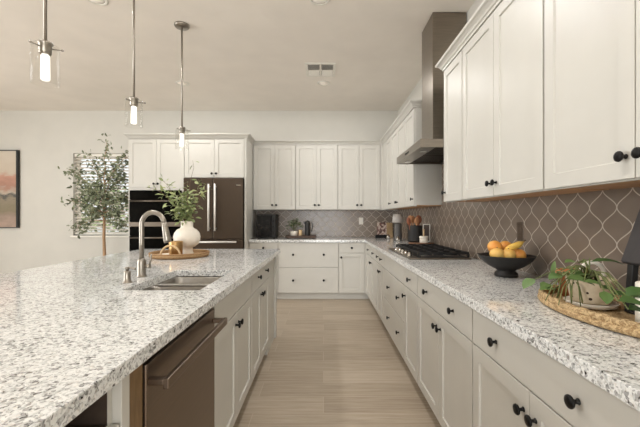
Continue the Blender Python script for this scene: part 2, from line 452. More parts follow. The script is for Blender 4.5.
def cabinet(name, label, cat, loc, rz, wd, dp, z0, z1, fronts, toe=0, wood=False, group=None, body=None):
    root = thing(name, label, cat, (loc[0], loc[1], 0 if toe else z0), rz, group)
    zb = 0 if toe else z0
    b = MB(); e = .0006
    b.box(e, wd-e, .0205, dp, z0+(.012 if wood else 0), z1) if body is None else body(b)
    b.build('body', 'cab', root, 0, (0, 0, zb))
    if toe: MB().box(e, wd-e, .075, .093, .001, z0-.0005).build('toe_kick', 'cab', root, 0, (0, 0, zb))
    if wood:
        MB().box(.016, wd-.016, .035, dp-.004, z0+.004, z0+.0115).build('bottom_panel', 'undwood', root, 0, (0, 0, zb))
        MB().box(e, wd-e, .0205, .034, z0, z0+.0115).build('light_rail', 'cab', root, 0, (0, 0, zb))
    for f in fronts: front(root, f[0], *f[1:5], f[5], zb, f[6] if len(f) > 6 else None)
    return root
BT, DT, KD, KL = .871, .712, .637, .79   # body top, drawer/door split, door-knob height, drawer-knob height
def pair(wd, z0, z1, kz):
    c = wd/2
    return [('door', .004, c, z0, z1, [(c-.032, kz)]), ('door', c, wd-.004, z0, z1, [(c+.032, kz)])]
def topdrawer(wd, n=2):
    k = [(wd*.25, KL), (wd*.75, KL)] if n == 2 else ([(wd/2, KL)] if n == 1 else [])
    return [('drawer', .004, wd-.004, DT+.003, BT-.003, k)]
RF, RZ, RD = .645, -PI/2, .60     # right run: front plane X, rotation, depth
GR = 'white base cabinets of the right run'
def right_base(y_far, y_near, label, fronts): return cabinet('base_cabinet', label, 'base cabinet', (RF, y_far), RZ, y_far-y_near, RD, .1, BT, fronts, 1, group=GR)
w1 = 5.20-4.23
right_base(5.20, 4.23, 'white two-door base cabinet in the back right corner, under the small table lamp', topdrawer(w1)+pair(w1, .108, DT, KD))
w1 = 4.23-3.71
right_base(4.23, 3.71, 'narrow white two-door base cabinet just beyond the cooktop drawers', topdrawer(w1)+pair(w1, .108, DT, KD))
w1 = 3.71-2.79
right_base(3.71, 2.79, 'white drawer base under the cooktop with two deep four-knob drawers', topdrawer(w1, 0)[:0]+[('drawer', .004, w1-.004, DT+.003, BT-.003, [], 'false_front'),
    ('drawer', .004, w1-.004, .413, DT, [(w1*.33-.004, .568), (w1*.8, .568)]), ('drawer', .004, w1-.004, .108, .410, [(w1*.33-.004, .27), (w1*.8, .27)])])
w1 = 2.79-2.39
right_base(2.79, 2.39, 'slim white single-door base cabinet on the near side of the cooktop drawers', topdrawer(w1, 1)+[('door', .004, w1-.004, .108, DT, [(.045, KD)])])
w1 = 2.39-1.51
right_base(2.39, 1.51, 'white two-door base cabinet below the black fruit bowl', topdrawer(w1)+pair(w1, .108, DT, KD))
w1 = 1.51-.67
right_base(1.51, .67, 'white two-door base cabinet below the round woven tray, nearest on the right', topdrawer(w1)+pair(w1, .108, DT, KD))
MB_ = MB().prism([(.6275, 5.265), (.645, 5.265), (.645, 5.2005), (.664, 5.2005), (.664, 5.284), (.6275, 5.284)], .1, BT)
cf = tag(MB_.build('corner_filler', 'cab'), 'narrow white filler strip in the inside corner of the base cabinets', 'filler')
MB().prism([(.6275, 5.341), (.72, 5.341), (.72, 5.2005), (.738, 5.2005), (.738, 5.358), (.6275, 5.358)], .001, .0995).build('toe_kick', 'cab', cf)
# back run
BF = 5.265
GB = 'white base cabinets of the back run'
def back_base(x0, x1, label, fronts): return cabinet('base_cabinet', label, 'base cabinet', (x0, BF), 0, x1-x0, .598, .1, BT, fronts, 1, group=GB)
w1 = .442
back_base(-1.130, -.688, 'white back-wall base cabinet next to the refrigerator, below the black countertop oven', topdrawer(w1, 1)+[('door', .004, w1-.004, .108, DT, [(w1-.04, KD)])])
w1 = .915
back_base(-.688, .227, 'wide white two-drawer base cabinet in the middle of the back wall', [('drawer', .004, w1-.004, .498, BT-.003, [(w1*.25, .688), (w1*.755, .688)]), ('drawer', .004, w1-.004, .108, .495, [(w1*.25, .30), (w1*.755, .30)])])
w1 = .40
back_base(.227, .627, 'narrow white one-door base cabinet in the back run below the outlet', topdrawer(w1, 1)+[('door', .004, w1-.004, .108, DT, [(.04, KD+.01)])])

# wall cabinets
UB, UT, UF, UD = 1.372, 2.41, .95, .305
def right_upper(y_far, y_near, label, fronts): return cabinet('wall_cabinet', label, 'wall cabinet', (UF, y_far), RZ, y_far-y_near, UD, UB, UT, fronts, 0, True, group='white wall cabinets on the right wall')
KU = 1.447
def upair(wd): return pair(wd, UB+.003, UT-.004, KU)
w1 = .90-.62+.6
right_upper(1.503, .62, 'large white two-door wall cabinet above the woven tray', upair(1.503-.62))
right_upper(2.387, 1.504, 'white two-door wall cabinet above the fruit bowl', upair(.883))
w1 = 2.755-2.388
right_upper(2.755, 2.388, 'slim white one-door wall cabinet on the near side of the range hood', [('door', .004, w1-.004, UB+.003, UT-.004, [(.04, KU)])])
w1 = 4.07-3.668
right_upper(4.07, 3.668, 'white one-door wall cabinet on the far side of the range hood', [('door', .004, w1-.004, UB+.003, UT-.004, [(w1-.035, KU)])])
w1 = 4.90-4.071
right_upper(4.90, 4.071, 'white two-door wall cabinet on the right wall above the utensil crock', upair(w1))
w1 = 5.535-4.901
right_upper(5.535, 4.901, 'white corner wall cabinet on the right wall above the table lamp', [('door', .27, w1-.004, UB+.003, UT-.004, [(w1-.04, KU)])])
for i, lab in enumerate(('white two-door wall cabinet on the back wall above the black countertop oven', 'white two-door wall cabinet on the back wall above the black carafe', 'white two-door wall cabinet on the back wall above the white outlet')):
    x0 = -1.125+i*.678
    cabinet('wall_cabinet', lab, 'wall cabinet', (x0, 5.56), 0, .677, .303, UB, UT, upair(.677), 0, True, group='white wall cabinets on the back wall')
tag(MB().prism([(.9095, 5.56), (.95, 5.56), (.95, 5.267), (.97, 5.267), (.97, 5.58), (.9095, 5.58)], UB, UT).build('corner_filler', 'cab'), 'narrow white filler in the corner between the wall cabinets', 'filler')

# tall oven tower, fridge surround
TF = 5.12
tw = thing('oven_tower', 'tall white oven cabinet with two upper doors at the left end', 'tall cabinet', (-2.87, TF, 0))
TW = .818
b = MB(); b.box(0, .03, .0, .742, .0, 1.684); b.box(TW-.03, TW, .0, .742, .0, 1.684); b.box(0, .03, .0205, .742, 1.684, UT); b.box(TW-.03, TW, .0205, .742, 1.684, UT); b.box(.03, TW-.03, .0205, .742, 1.664, UT); b.box(.03, TW-.03, .0205, .742, .1, .36); b.box(.03, TW-.03, .72, .742, .36, 1.664)
b.box(.03, TW-.03, .0, .0205, 1.652, 1.684)
b.build('body', 'cab', tw)
MB().box(.03, TW-.03, .075, .09, .001, .0995).build('toe_kick', 'cab', tw)
c = TW/2
front(tw, 'door', .0, c, 1.686, UT-.004, [(c-.03, 1.745)], 0); front(tw, 'door', c, TW, 1.686, UT-.004, [(c+.03, 1.745)], 0)
front(tw, 'drawer', .034, TW-.034, .104, .356, [(.2, .24), (TW-.2, .24)], 0)
w1 = .888
cabinet('wall_cabinet', 'white two-door cabinet above the refrigerator', 'wall cabinet', (-2.051, TF), 0, w1, .742, 1.834, UT, pair(w1, 1.837, UT-.004, 1.895))
tag(MB().box(-1.161, -1.131, TF-.012, YB-.002, .001, UT).build('tall_end_panel', 'cab', None, .002), 'tall white side panel on the right of the refrigerator', 'cabinet panel')

ov = thing('double_wall_oven', 'black glass double wall oven with steel bar handles', 'oven', (-2.84, TF, 0))
OW = TW-.06
b = MB(); b.box(.004, OW-.004, .0, .60, .362, 1.648); b.build('body', 'dark', ov)
MB().box(.002, OW-.002, -.028, -.001, 1.512, 1.645).build('control_panel', 'blackglass', ov, .002)
def ovendoor(z0, z1, hz):
    d = MB().box(.002, OW-.002, -.034, -.001, z0, z1).build('door', 'blackglass', ov, .002)
    b = MB(); b.tube([(.03, -.075, hz), (OW-.03, -.075, hz)], .0125, 12)
    b.box(.05, .075, -.07, -.034, hz-.009, hz+.009); b.box(OW-.075, OW-.05, -.07, -.034, hz-.009, hz+.009)
    b.build('handle', 'ovsteel', d)
ovendoor(1.185, 1.508, 1.488); 
MB().box(.002, OW-.002, -.036, -.001, 1.118, 1.182).build('trim_strip', 'ovsteel', ov, .002)
MB().box(.002, OW-.002, -.028, -.001, .985, 1.115).build('control_panel', 'blackglass', ov, .002)
ovendoor(.365, .982, .955)
fr = thing('refrigerator', 'dark stainless French-door refrigerator with bright bar handles', 'refrigerator', (-2.045, TF, 0))
FW = .877
MB().box(.01, FW-.01, .03, .70, .02, 1.815).build('body', 'blackmatte', fr)
def fdoor(x0, x1, z0, z1, name='door'): return MB().box(x0, x1, -.05, .028, z0, z1).build(name, 'darksteel', fr, .006)
c = FW/2-.006
for (x0, x1, hx) in ((.004, c-.003, c-.046), (c+.003, FW-.004, c+.046)):
    d = fdoor(x0, x1, .935, 1.826)
    b = MB(); b.tube([(hx, -.105, 1.055), (hx, -.105, 1.735)], .0145, 14)
    for z in (1.09, 1.70): b.cyl((hx, -.105, z), (hx, -.049, z), .011, 10)
    b.build('handle', 'brighthandle', d)
d = fdoor(.004, FW-.004, .50, .929, 'drawer')
b = MB(); b.tube([(.09, -.105, .895), (FW-.09, -.105, .895)], .0135, 14)
for x in (.13, FW-.13): b.cyl((x, -.105, .895), (x, -.049, .895), .011, 10)
b.build('handle', 'brighthandle', d)
d = fdoor(.004, FW-.004, .06, .494, 'drawer')
b = MB(); b.tube([(.09, -.105, .45), (FW-.09, -.105, .45)], .0135, 14)
for x in (.13, FW-.13): b.cyl((x, -.105, .45), (x, -.049, .45), .011, 10)
b.build('handle', 'brighthandle', d)
MB().box(FW-.105, FW-.04, -.0515, -.0498, 1.715, 1.728).build('badge', 'chrome', fr)

# crown mouldings: a profile swept along the cabinet tops with mitred corners
def sweep(path, prof):
    n = len(path); vs = []
    D = [(Vector(path[i+1])-Vector(path[i])).normalized() for i in range(n-1)]
    R = [Vector((d.y, -d.x)) for d in D]
    for i in range(n):
        if i == 0: m = R[0]
        elif i == n-1: m = R[-1]
        else:
            m = (R[i-1]+R[i]); m = m/(m.dot(R[i]))
        for o, z in prof: vs.append((path[i][0]+m.x*o, path[i][1]+m.y*o, z))
    k = len(prof); fs = []
    for i in range(n-1):
        for j in range(k): fs.append((i*k+j, (i+1)*k+j, (i+1)*k+(j+1) % k, i*k+(j+1) % k))
    fs += [tuple(range(k)), tuple(range((n-1)*k, n*k))[::-1]]
    return MB().add(vs, fs)
CP = [(-.02, 2.4105), (.006, 2.4105), (.008, 2.424), (.016, 2.428), (.022, 2.44), (.036, 2.454), (.046, 2.458), (.05, 2.464), (.05, 2.476), (-.02, 2.476)]
struct('trim_1', sweep([(-2.87, YB-.002), (-2.87, TF), (-1.131, TF), (-1.131, 5.56), (UF, 5.56), (UF, 3.667), (XR-.002, 3.667)], CP), 'cab')
struct('trim_2', sweep([(XR-.002, 2.756), (UF, 2.756), (UF, .619), (XR-.002, .619)], CP), 'cab')

# ------------------------------------------------------------------ countertops
b = MB(); b.prism([(-1.128, 5.24), (.62, 5.24), (.62, .60), (XR-.0105, .60), (XR-.0105, YB-.0105), (-1.128, YB-.0105)], .8735, .914)
tag(b.build('countertop', 'granite', None, .0025), 'L-shaped speckled granite countertop along the right and back walls', 'countertop')
IX0, IX1, IY0, IY1 = -1.95, -.462, .30, 3.75
SX0, SX1, SY0, SY1 = -.95, -.583, 1.63, 2.25
b = MB()
O = [(IX0, IY0), (IX1-.012, IY0), (IX1, IY1), (IX0, IY1)]; I = [(SX0, SY0), (SX1, SY0), (SX1, SY1), (SX0, SY1)]
vs = [(x, y, z) for z in (.8735, .914) for x, y in O+I]
fs = []
for i in range(4):
    j = (i+1) % 4
    fs += [(8+i, 8+j, 12+j, 12+i), (i, 4+i, 4+j, j), (i, j, 8+j, 8+i), (4+i, 12+i, 12+j, 4+j)]
b.add(vs, fs)
tag(b.build('island_countertop', 'granite', None, .0025), 'large pale speckled granite island top with a sink cutout', 'countertop')

# ------------------------------------------------------------------ island
KD, KL = .65, .803
IF, IZ = -.494, PI/2
GI = 'white base cabinets of the island'
def island_base(y0, y1, label, fronts, body=None): return cabinet('base_cabinet', label, 'base cabinet', (IF, y0), IZ, y1-y0, .60, .1, BT, fronts, 1, group=GI, body=body)
w1 = 2.40-1.575
def sinkbody(b):
    b.box(.0006, .018, .0205, .60, .1, BT); b.box(w1-.018, w1-.0006, .0205, .60, .1, BT); b.box(.018, w1-.018, .0205, .60, .1, .118)
    b.box(.018, w1-.018, .582, .60, .118, BT); b.box(.018, w1-.018, .0205, .04, .118, BT)
island_base(1.575, 2.40, 'white two-door sink cabinet of the island with a plain false drawer', [('drawer', .004, w1-.004, DT+.003, BT-.003, [], 'false_front')]+pair(w1, .108, DT, KD), sinkbody)
w1 = 3.166-2.4005
island_base(2.4005, 3.166, 'white two-door island cabinet with a two-knob drawer at the far end', [('drawer', .004, w1-.004, DT+.003, BT-.003, [(w1*.296, KL), (w1*.74, KL)])]+pair(w1*.946, .108, DT, KD)[:1]+[('door', w1*.473, w1-.004, .108, DT, [(w1*.473+.032, KD)])])
e = thing('island_end_panel', 'plain white panel with a corner post closing the far end of the island', 'cabinet panel', (IF, 3.1665, 0))
MB().box(-.60, -.018, 0, .50, .0, BT).build('panel', 'cab', e)
MB().box(-.062, 0, .44, .51, .001, BT).build('corner_post', 'cab', e, .003)
tag(MB().box(-1.70, -1.1065, .36, 3.62, .001, BT).build('island_back_panel', 'cab'), 'white panelled seating side of the island under the counter overhang', 'cabinet panel')
dw = thing('dishwasher', 'brown-toned stainless dishwasher with a long bar handle in the island', 'dishwasher', (IF, .964, 0), IZ)
DWW = .608
MB().box(.006, DWW-.006, .03, .57, .02, .862).build('body', 'blackmatte', dw)
d = MB().box(.002, DWW-.002, -.003, .028, .105, .846).build('door', 'dwsteel', dw, .004)
b = MB(); b.box(.006, DWW-.006, -.062, -.046, .776, .806); b.box(.006, .03, -.048, -.002, .786, .804); b.box(DWW-.03, DWW-.006, -.048, -.002, .786, .804)
b.build('handle', 'dwsteel', d, .003)
MB().box(.01, DWW-.01, .06, .08, .002, .1).build('toe_panel', 'blackmatte', dw)
tag(MB().box(IF-.05, IF-.006, .890, .961, .002, BT).build('wood_filler', 'rawwood'), 'bare wooden filler strip beside the dishwasher', 'filler')
tag(MB().box(-1.10, IF+.002, .848, .884, .001, BT).build('island_divider_panel', 'cab', None, .002), 'white upright panel edge left of the wooden filler strip', 'cabinet panel')
w1 = .847-.33
def nbody(b):
    b.box(.0006, .018, .0205, .59, .1, BT); b.box(w1-.018, w1-.0006, .0205, .59, .1, BT); b.box(.018, w1-.018, .0205, .59, .1, .76); 
nb = island_base(.33, .847, 'white island cabinet with a dark open slot under the counter, nearest on the left', [('door', .004, w1-.004, .108, .758, [])], nbody)
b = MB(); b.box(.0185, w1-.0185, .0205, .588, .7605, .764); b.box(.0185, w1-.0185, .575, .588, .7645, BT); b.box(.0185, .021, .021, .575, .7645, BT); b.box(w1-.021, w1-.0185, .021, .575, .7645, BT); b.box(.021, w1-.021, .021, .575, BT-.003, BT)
b.build('slot_shade_lining', 'dark', nb)  # dark brown sheets paint the shade inside the open slot

# sink: two rounded bowls under the cutout
def rrect(x0, x1, y0, y1, r, n=5):
    pts = []
    for cx, cy, a0 in ((x1-r, y1-r, 0), (x0+r, y1-r, PI/2), (x0+r, y0+r, PI), (x1-r, y0+r, 1.5*PI)):
        for k in range(n+1): a = a0+PI/2*k/n; pts.append((cx+r*math.cos(a), cy+r*math.sin(a)))
    return pts
sk_ = thing('kitchen_sink', 'undermount double-bowl steel sink set in the island', 'sink', ((SX0+SX1)/2, (SY0+SY1)/2, .66))
so = (sk_.location.x, sk_.location.y, .66)
def bowl(y0, y1):
    x0, x1 = SX0-.006, SX1+.006
    b = MB(); rings = []
    for (ins, z, r) in ((-.012, .8725, .05), (0, .8725, .045), (.004, .86, .045), (.01, .70, .05), (.03, .675, .06), (.06, .668, .05)):
        rings.append([(x, y, z) for x, y in rrect(x0+ins, x1-ins, y0+ins, y1-ins, r)])
    n = len(rings[0]); vs = [p for r in rings for p in r]
    fs = [(i*n+k, i*n+(k+1) % n, (i+1)*n+(k+1) % n, (i+1)*n+k) for i in range(len(rings)-1) for k in range(n)]
    fs.append(tuple(range((len(rings)-1)*n, len(rings)*n)))
    b.add(vs, fs, True)
    o = b.build('bowl', 'steel', sk_, off=so)
    MB().lathe([(.038, .6685), (.038, .671), (.03, .672), (.028, .669), (1e-6, .669)], 18, ((x0+x1)/2, (y0+y1)/2, 0)).build('drain', 'chrome', o, off=so)
bowl(SY0-.006, 1.96); bowl(1.985, SY1+.006)
MB().box(SX0, SX1, 1.949, 1.997, .8728, .8745).build('divider', 'steel', sk_, .001, so)
# faucet
fx, fy = -1.045, 2.0
fa = thing('kitchen_faucet', 'tall brushed nickel gooseneck faucet beside the sink', 'faucet', (fx, fy, .9142))
MB().lathe([(.028, 0), (.028, .004), (.0245, .008), (.0235, .02), (.0235, .085), (.021, .098), (.0155, .106), (1e-6, .106)], 22).build('base', 'nickel', fa)
dirv = Vector((1, -.12, 0)).normalized(); R_ = .069
pts = [(0, 0, .10), (0, 0, .2), (0, 0, .30)]
for k in range(1, 15):
    a = PI-(PI*.95)*k/14; p = dirv*(R_+R_*math.cos(a)); pts.append((p.x, p.y, .30+R_*math.sin(a)))
MB().tube(pts, .0135, 14).build('spout', 'nickel', fa)
e_ = Vector(pts[-1]); dn = (Vector(pts[-1])-Vector(pts[-2])).normalized(); dn = Vector((dirv.x*.2, dirv.y*.2, -1)).normalized()
b = MB(); b.tube([e_-dn*.002, e_+dn*.02, e_+dn*.03, e_+dn*.10, e_+dn*.115], [.0145, .0155, .0165, .0215, .019], 16)
b.build('spray_head', 'nickel', fa)
b = MB(); b.cyl((.02, .0, .06), (.05, .0, .06), .0125, 14); b.tube([(.044, 0, .06), (.052, -.004, .09), (.058, -.006, .13)], [.006, .0055, .005], 10)
b.build('lever', 'nickel', fa)
sd = thing('soap_dispenser', 'short brushed nickel soap dispenser left of the faucet', 'soap dispenser', (-1.023, 1.815, .9142))
MB().lathe([(.024, 0), (.024, .004), (.018, .009), (.0165, .03), (.0165, .058), (.014, .062), (1e-6, .062)], 18).build('base', 'nickel', sd)
b = MB(); b.lathe([(.0075, .06), (.0075, .07), (.0125, .071), (.0125, .082), (1e-6, .084)], 16); b.tube([(0, 0, .077), (.03, -.004, .077), (.045, -.006, .072)], .0055, 10)
b.build('pump', 'nickel', sd)

# ------------------------------------------------------------------ island tray group
tx, ty = -1.245, 3.02
tr = thing('wicker_tray', 'round woven rattan tray on the far end of the island', 'tray', (tx, ty, .9145))
MB().lathe([(1e-6, .001), (.23, .001), (.238, .006), (.244, .03), (.24, .04), (.234, .03), (.226, .01), (1e-6, .01)], 40).build('woven_base', 'rattan', tr)
MB().tube([(.24*math.cos(2*PI*k/40), .24*math.sin(2*PI*k/40), .036) for k in range(40)], .007, 8, True).build('braided_rim', 'rattan', tr)
TZ = .9255
va = thing('footed_vase', 'round cream ceramic vase on a foot, standing on the woven tray', 'vase', (-1.228, 3.13, TZ))
MB().lathe([(r_, z_*1.115) for r_, z_ in ((.056, 0), (.058, .004), (.054, .012), (.049, .03), (.049, .052), (.07, .06), (.098, .08), (.112, .112), (.115, .14), (.106, .17), (.085, .195), (.058, .208), (.052, .218), (.052, .255), (.055, .262), (.05, .264), (.045, .255), (.045, .22), (1e-6, .215))], 34).build('body', 'cream', va)
br = thing('leafy_branches', 'arrangement of leafy green branches in the cream vase', 'branches', (-1.228, 3.13, TZ+.245))
sb, lb = MB(), MB()
def spray(root, tip, sag, nleaf, L, spread=.05, t0=.2):
    root = Vector(root); tip = Vector(tip); pts = []
    for k in range(9):
        t = k/8; p = root.lerp(tip, t); p.z += sag*math.sin(PI*t); p += Vector((random.gauss(0, .006), random.gauss(0, .006), 0))*(1 if 0 < k else 0); pts.append(p)
    sb.tube(pts, [.003*(1-.6*k/8) for k in range(9)], 6)
    for q in range(nleaf):
        t = t0+(1-t0)*random.random(); i = min(7, int(t*8)); p = pts[i].lerp(pts[i+1], t*8-i)
        d = Vector((random.gauss(0, 1), random.gauss(0, 1), random.gauss(.05, .7)))
        p2 = p+d.normalized()*random.uniform(0, spread)
        lb.leaf(p2, d, (random.gauss(0, .5), random.gauss(-.5, .5), 1), L*random.uniform(.7, 1.25), L*.5*random.uniform(.8, 1.2))
for tip, sag, n, L, sp in (((-.33, -.03, .35), .08, 26, .052, .035), ((-.25, .05, .43), .06, 26, .05, .035), ((-.16, -.04, .36), .04, 16, .045, .04), ((.05, .03, .60), .02, 6, .05, .02), ((.0, .03, .40), .02, 18, .052, .05),
    ((.13, 0, .44), .02, 12, .055, .03), ((.19, -.03, .33), .05, 16, .05, .04), ((.10, .04, .30), .02, 26, .052, .05), ((.03, -.08, .28), .02, 50, .05, .06), ((-.05, -.07, .28), .02, 56, .05, .06), ((-.10, -.05, .2), .03, 40, .05, .055), ((-.13, -.05, .1), .05, 26, .048, .045), ((.05, -.06, .17), .03, 34, .05, .055), ((-.01, .06, .33), .02, 36, .05, .06)):
    spray((random.uniform(-.02, .02), random.uniform(-.02, .02), .002), tip, sag, n, L, sp)
sb.build('stem', 'twig', br); tag(lb.build('foliage', 'vaseleaf', br), kind=None)
ch = thing('brass_candle_cup', 'small brass cup in front of the cream vase on the tray', 'cup', (-1.252, 2.95, TZ))
MB().lathe([(.05, .001), (.054, .004), (.056, .122), (.053, .127), (.05, .122), (.05, .012), (1e-6, .012)], 24).build('body', 'brass', ch)
ar = thing('wooden_arch', 'pale wooden arch ornament standing on the woven tray', 'ornament', (-1.258, 2.86, TZ))
pts = [(.082*math.cos(PI*k/16), 0, .004+.092*math.sin(PI*k/16)) for k in range(17)]
MB().tube(pts, .0085, 10).build('arch', 'palewood', ar)
di = thing('white_dish', 'flat white dish lying under the wooden arch', 'dish', (-1.33, 2.955, TZ))
MB().lathe([(.05, .001), (.075, .004), (.082, .014), (.079, .015), (.06, .006), (1e-6, .006)], 24).build('body', 'cream', di)

# ------------------------------------------------------------------ range hood and cooktop
hd = thing('range_hood', 'stainless steel chimney range hood above the cooktop', 'range hood', (XR-.0095, 3.205, 1.81))
HX = .768-(XR-.0095); hy = .448
b = MB(); b.box(HX, HX+.012, -hy, hy, 0, .068); b.box(HX+.012, -.001, -hy, -hy+.012, 0, .068); b.box(HX+.012, -.001, hy-.012, hy, 0, .068); b.box(HX+.012, -.001, -hy+.012, hy-.012, .056, .068); b.box(HX+.012, HX+.13, -hy+.012, hy-.012, .004, .056)
b.box(-.03, -.001, -hy+.012, hy-.012, .004, .056)
b.build('canopy', 'steelh', hd, .0015)
b = MB()
for k in range(2):
    y0 = -hy+.02+k*.43
    b.box(HX+.145, -.04, y0+.01, y0+.42, .024, .034)
    for q in range(12): b.box(HX+.15, -.045, y0+.025+q*.033, y0+.042+q*.033, .018, .024)
b.build('filter', 'darksteel', hd)
for yy in (-.28, .28): MB().lathe([(.03, .0), (.018, .006), (1e-6, .006)], 18, (HX+.07, yy, -.003)).build('lamp', 'chrome', hd)
b = MB(); b.box(-.293, -.001, -.168, .168, .0685, 1.235); b.build('chimney', 'steelh', hd, .002)
b = MB()
for q in range(5): b.box(HX-.002, HX, -.06+q*.03-.008, -.06+q*.03+.008, .026, .042)
b.build('button', 'black', hd)
ck = thing('gas_cooktop', 'stainless gas cooktop with black cast iron grates and chrome knobs', 'cooktop', (.94, 3.25, .9145))
cw, cl = .25, .455
MB().box(-cw, cw, -cl, cl, .0005, .014).build('tray', 'steelh', ck, .005)
MB().box(-cw+.075, cw-.012, -cl+.012, cl-.012, .014, .018).build('well', 'blackmatte', ck, .002)
for (bx, by) in ((-.07, -.30), (.14, -.30), (.05, 0), (-.07, .30), (.14, .30)):
    MB().lathe([(.062, .018), (.062, .021), (.053, .023), (.053, .018)], 22, (bx, by, 0)).build('burner_ring', 'nickel', ck)
    o = MB().lathe([(.052, .018), (.05, .028), (.04, .031), (.038, .038), (.03, .041), (1e-6, .041)], 22, (bx, by, 0)).build('burner', 'iron', ck)
def grate(y0, y1):
    b = MB(); x0, x1 = -.165, .235; t = .006; z0, z1 = .044, .058
    for x in (x0, x1): b.box(x-t, x+t, y0, y1, z0-.006, z1)
    for y in (y0+t, y1-t): b.box(x0, x1, y-t, y+t, z0-.006, z1)
    ym = (y0+y1)/2
    b.box(x0, x1, ym-t, ym+t, z0, z1)
    for x in (x0+.1, (x0+x1)/2, x1-.1): b.box(x-t, x+t, y0, y1, z0, z1)
    for x in (x0, x1):
        for y in (y0+t, y1-t): b.box(x-.008, x+.008, y-.008, y+.008, .0185, z0)
    b.build('grate', 'iron', ck, .002)
for k in range(3): grate(-.432+k*.29, -.432+k*.29+.284)
for k in range(5):
    MB().lathe([(.021, .0145), (.021, .018), (.017, .02), (.0155, .042), (.013, .045), (1e-6, .045)], 18, (-.212, -.30+k*.12, 0)).build('knob', 'chrome', ck)

# ------------------------------------------------------------------ right counter, near things
CT = .9146
fb = thing('fruit_bowl', 'wide black footed bowl of fruit on the right counter', 'bowl', (1.06, 2.02, CT))
MB().lathe([(.064, 0), (.068, .004), (.066, .022), (.05, .032), (.06, .04), (.105, .062), (.14, .088), (.162, .116), (.168, .121), (.16, .122), (.135, .095), (.1, .07), (.05, .055), (1e-6, .052)], 40, sx=.92, sy=.92).build('body', 'blackmatte', fb)
def fruit(name, lab, cat, x, y, z, r, mat, sc=(1, 1, .94), grp='round fruit in the black bowl'):
    o = thing(name, lab, cat, (1.042+x*.97, 2.02+y, CT+z-r*sc[2]), 0, grp)
    b = MB(); b.ball((0, 0, r*sc[2]), r, 20, 12, sc); b.build('peel', mat, o)
    MB().lathe([(.004, r*sc[2]*2-.003), (.0035, r*sc[2]*2+.003), (1e-6, r*sc[2]*2+.004)], 8).build('stem', 'twig', o); return o
fruit('orange', 'orange on top of the pile at the left, touching the tiles', 'orange', -.045, .01, .168, .04, 'orange')
fruit('orange', 'orange in the middle of the top of the fruit pile', 'orange', .03, .03, .164, .04, 'orange')
fruit('lemon', 'yellow fruit low at the left rim of the black bowl', 'fruit', -.062, -.052, .134, .037, 'yellow', (1.1, 1, .9))
fruit('lemon', 'yellow fruit low at the front centre of the black bowl', 'fruit', -.0, -.06, .13, .036, 'yellow', (1.1, 1, .9))
fruit('orange', 'orange low at the right of the fruit pile', 'orange', .068, -.045, .126, .038, 'orange')
fruit('orange', 'orange low at the back right of the fruit pile', 'orange', .07, .055, .124, .038, 'orange')
bn = thing('banana', 'short ripe banana lying across the top of the fruit pile', 'banana', (1.06+.025, 2.02-.03, CT+.168), 0)
pts = [(-.052+.104*k/10, -.018*math.sin(PI*k/10)-.01, -.008+.042*k/10) for k in range(11)]
MB().tube(pts, [.005, .012, .0165, .0185, .019, .019, .0185, .017, .013, .008, .005], 10).build('peel', 'banana', bn)
MB().tube([pts[-1], (pts[-1][0]+.012, pts[-1][1], pts[-1][2]+.008)], [.005, .004], 8).build('stem', 'twig', bn)

# oval woven tray
ot = thing('seagrass_tray', 'large oval woven seagrass tray on the right counter', 'tray', (1.035, 1.2, CT))
A_, B_ = .198, .345
MB().lathe([(1e-6, .001), (.93, .001), (.95, .008), (.9, .012), (1e-6, .012)], 48, sx=A_, sy=B_).build('woven_base', 'seagrass', ot)
b = MB()
for j, (rr, zz, rad) in enumerate(((.975, .014, .0125), (.96, .033, .012))):
    b.tube([(A_*rr*math.cos(2*PI*k/90), B_*rr*math.sin(2*PI*k/90), zz+.0015*math.sin(k*2.1+j)) for k in range(90)], [rad*(1+.12*math.sin(k*2.1+j*1.5)) for k in range(90)], 9, True)
b.build('braided_rim', 'seagrass', ot)
wz = CT+.0135
wc = thing('dotted_pot', 'speckled cream stoneware pot with dark dots and a ring handle on the oval tray', 'pot', (.99, 1.29, wz))
MB().lathe([(.058, .016), (.062, .02), (.07, .06), (.077, .098), (.077, .104), (.071, .104), (.066, .06), (.056, .03), (1e-6, .028)], 32).build('body', 'spotpot', wc)
MB().lathe([(.05, .0), (.076, .004), (.084, .018), (.08, .02), (.07, .012), (1e-6, .012)], 32).build('saucer', 'cream', wc)
MB().tube([(.044+.046*math.cos(2*PI*k/28), .05, .108+.046*math.sin(2*PI*k/28)) for k in range(28)], .0085, 10, True).build('ring_handle', 'cream', wc)
MB().lathe([(.0685, .09), (1e-6, .094)], 24).build('soil', 'soil', wc)
tp = thing('terracotta_pot', 'small terracotta pot behind the dotted pot on the oval tray', 'pot', (1.035, 1.455, wz))
MB().lathe([(.036, .0), (.05, .085), (.055, .087), (.055, .108), (.049, .108), (.047, .09), (1e-6, .088)], 24).build('body', 'terracotta', tp)
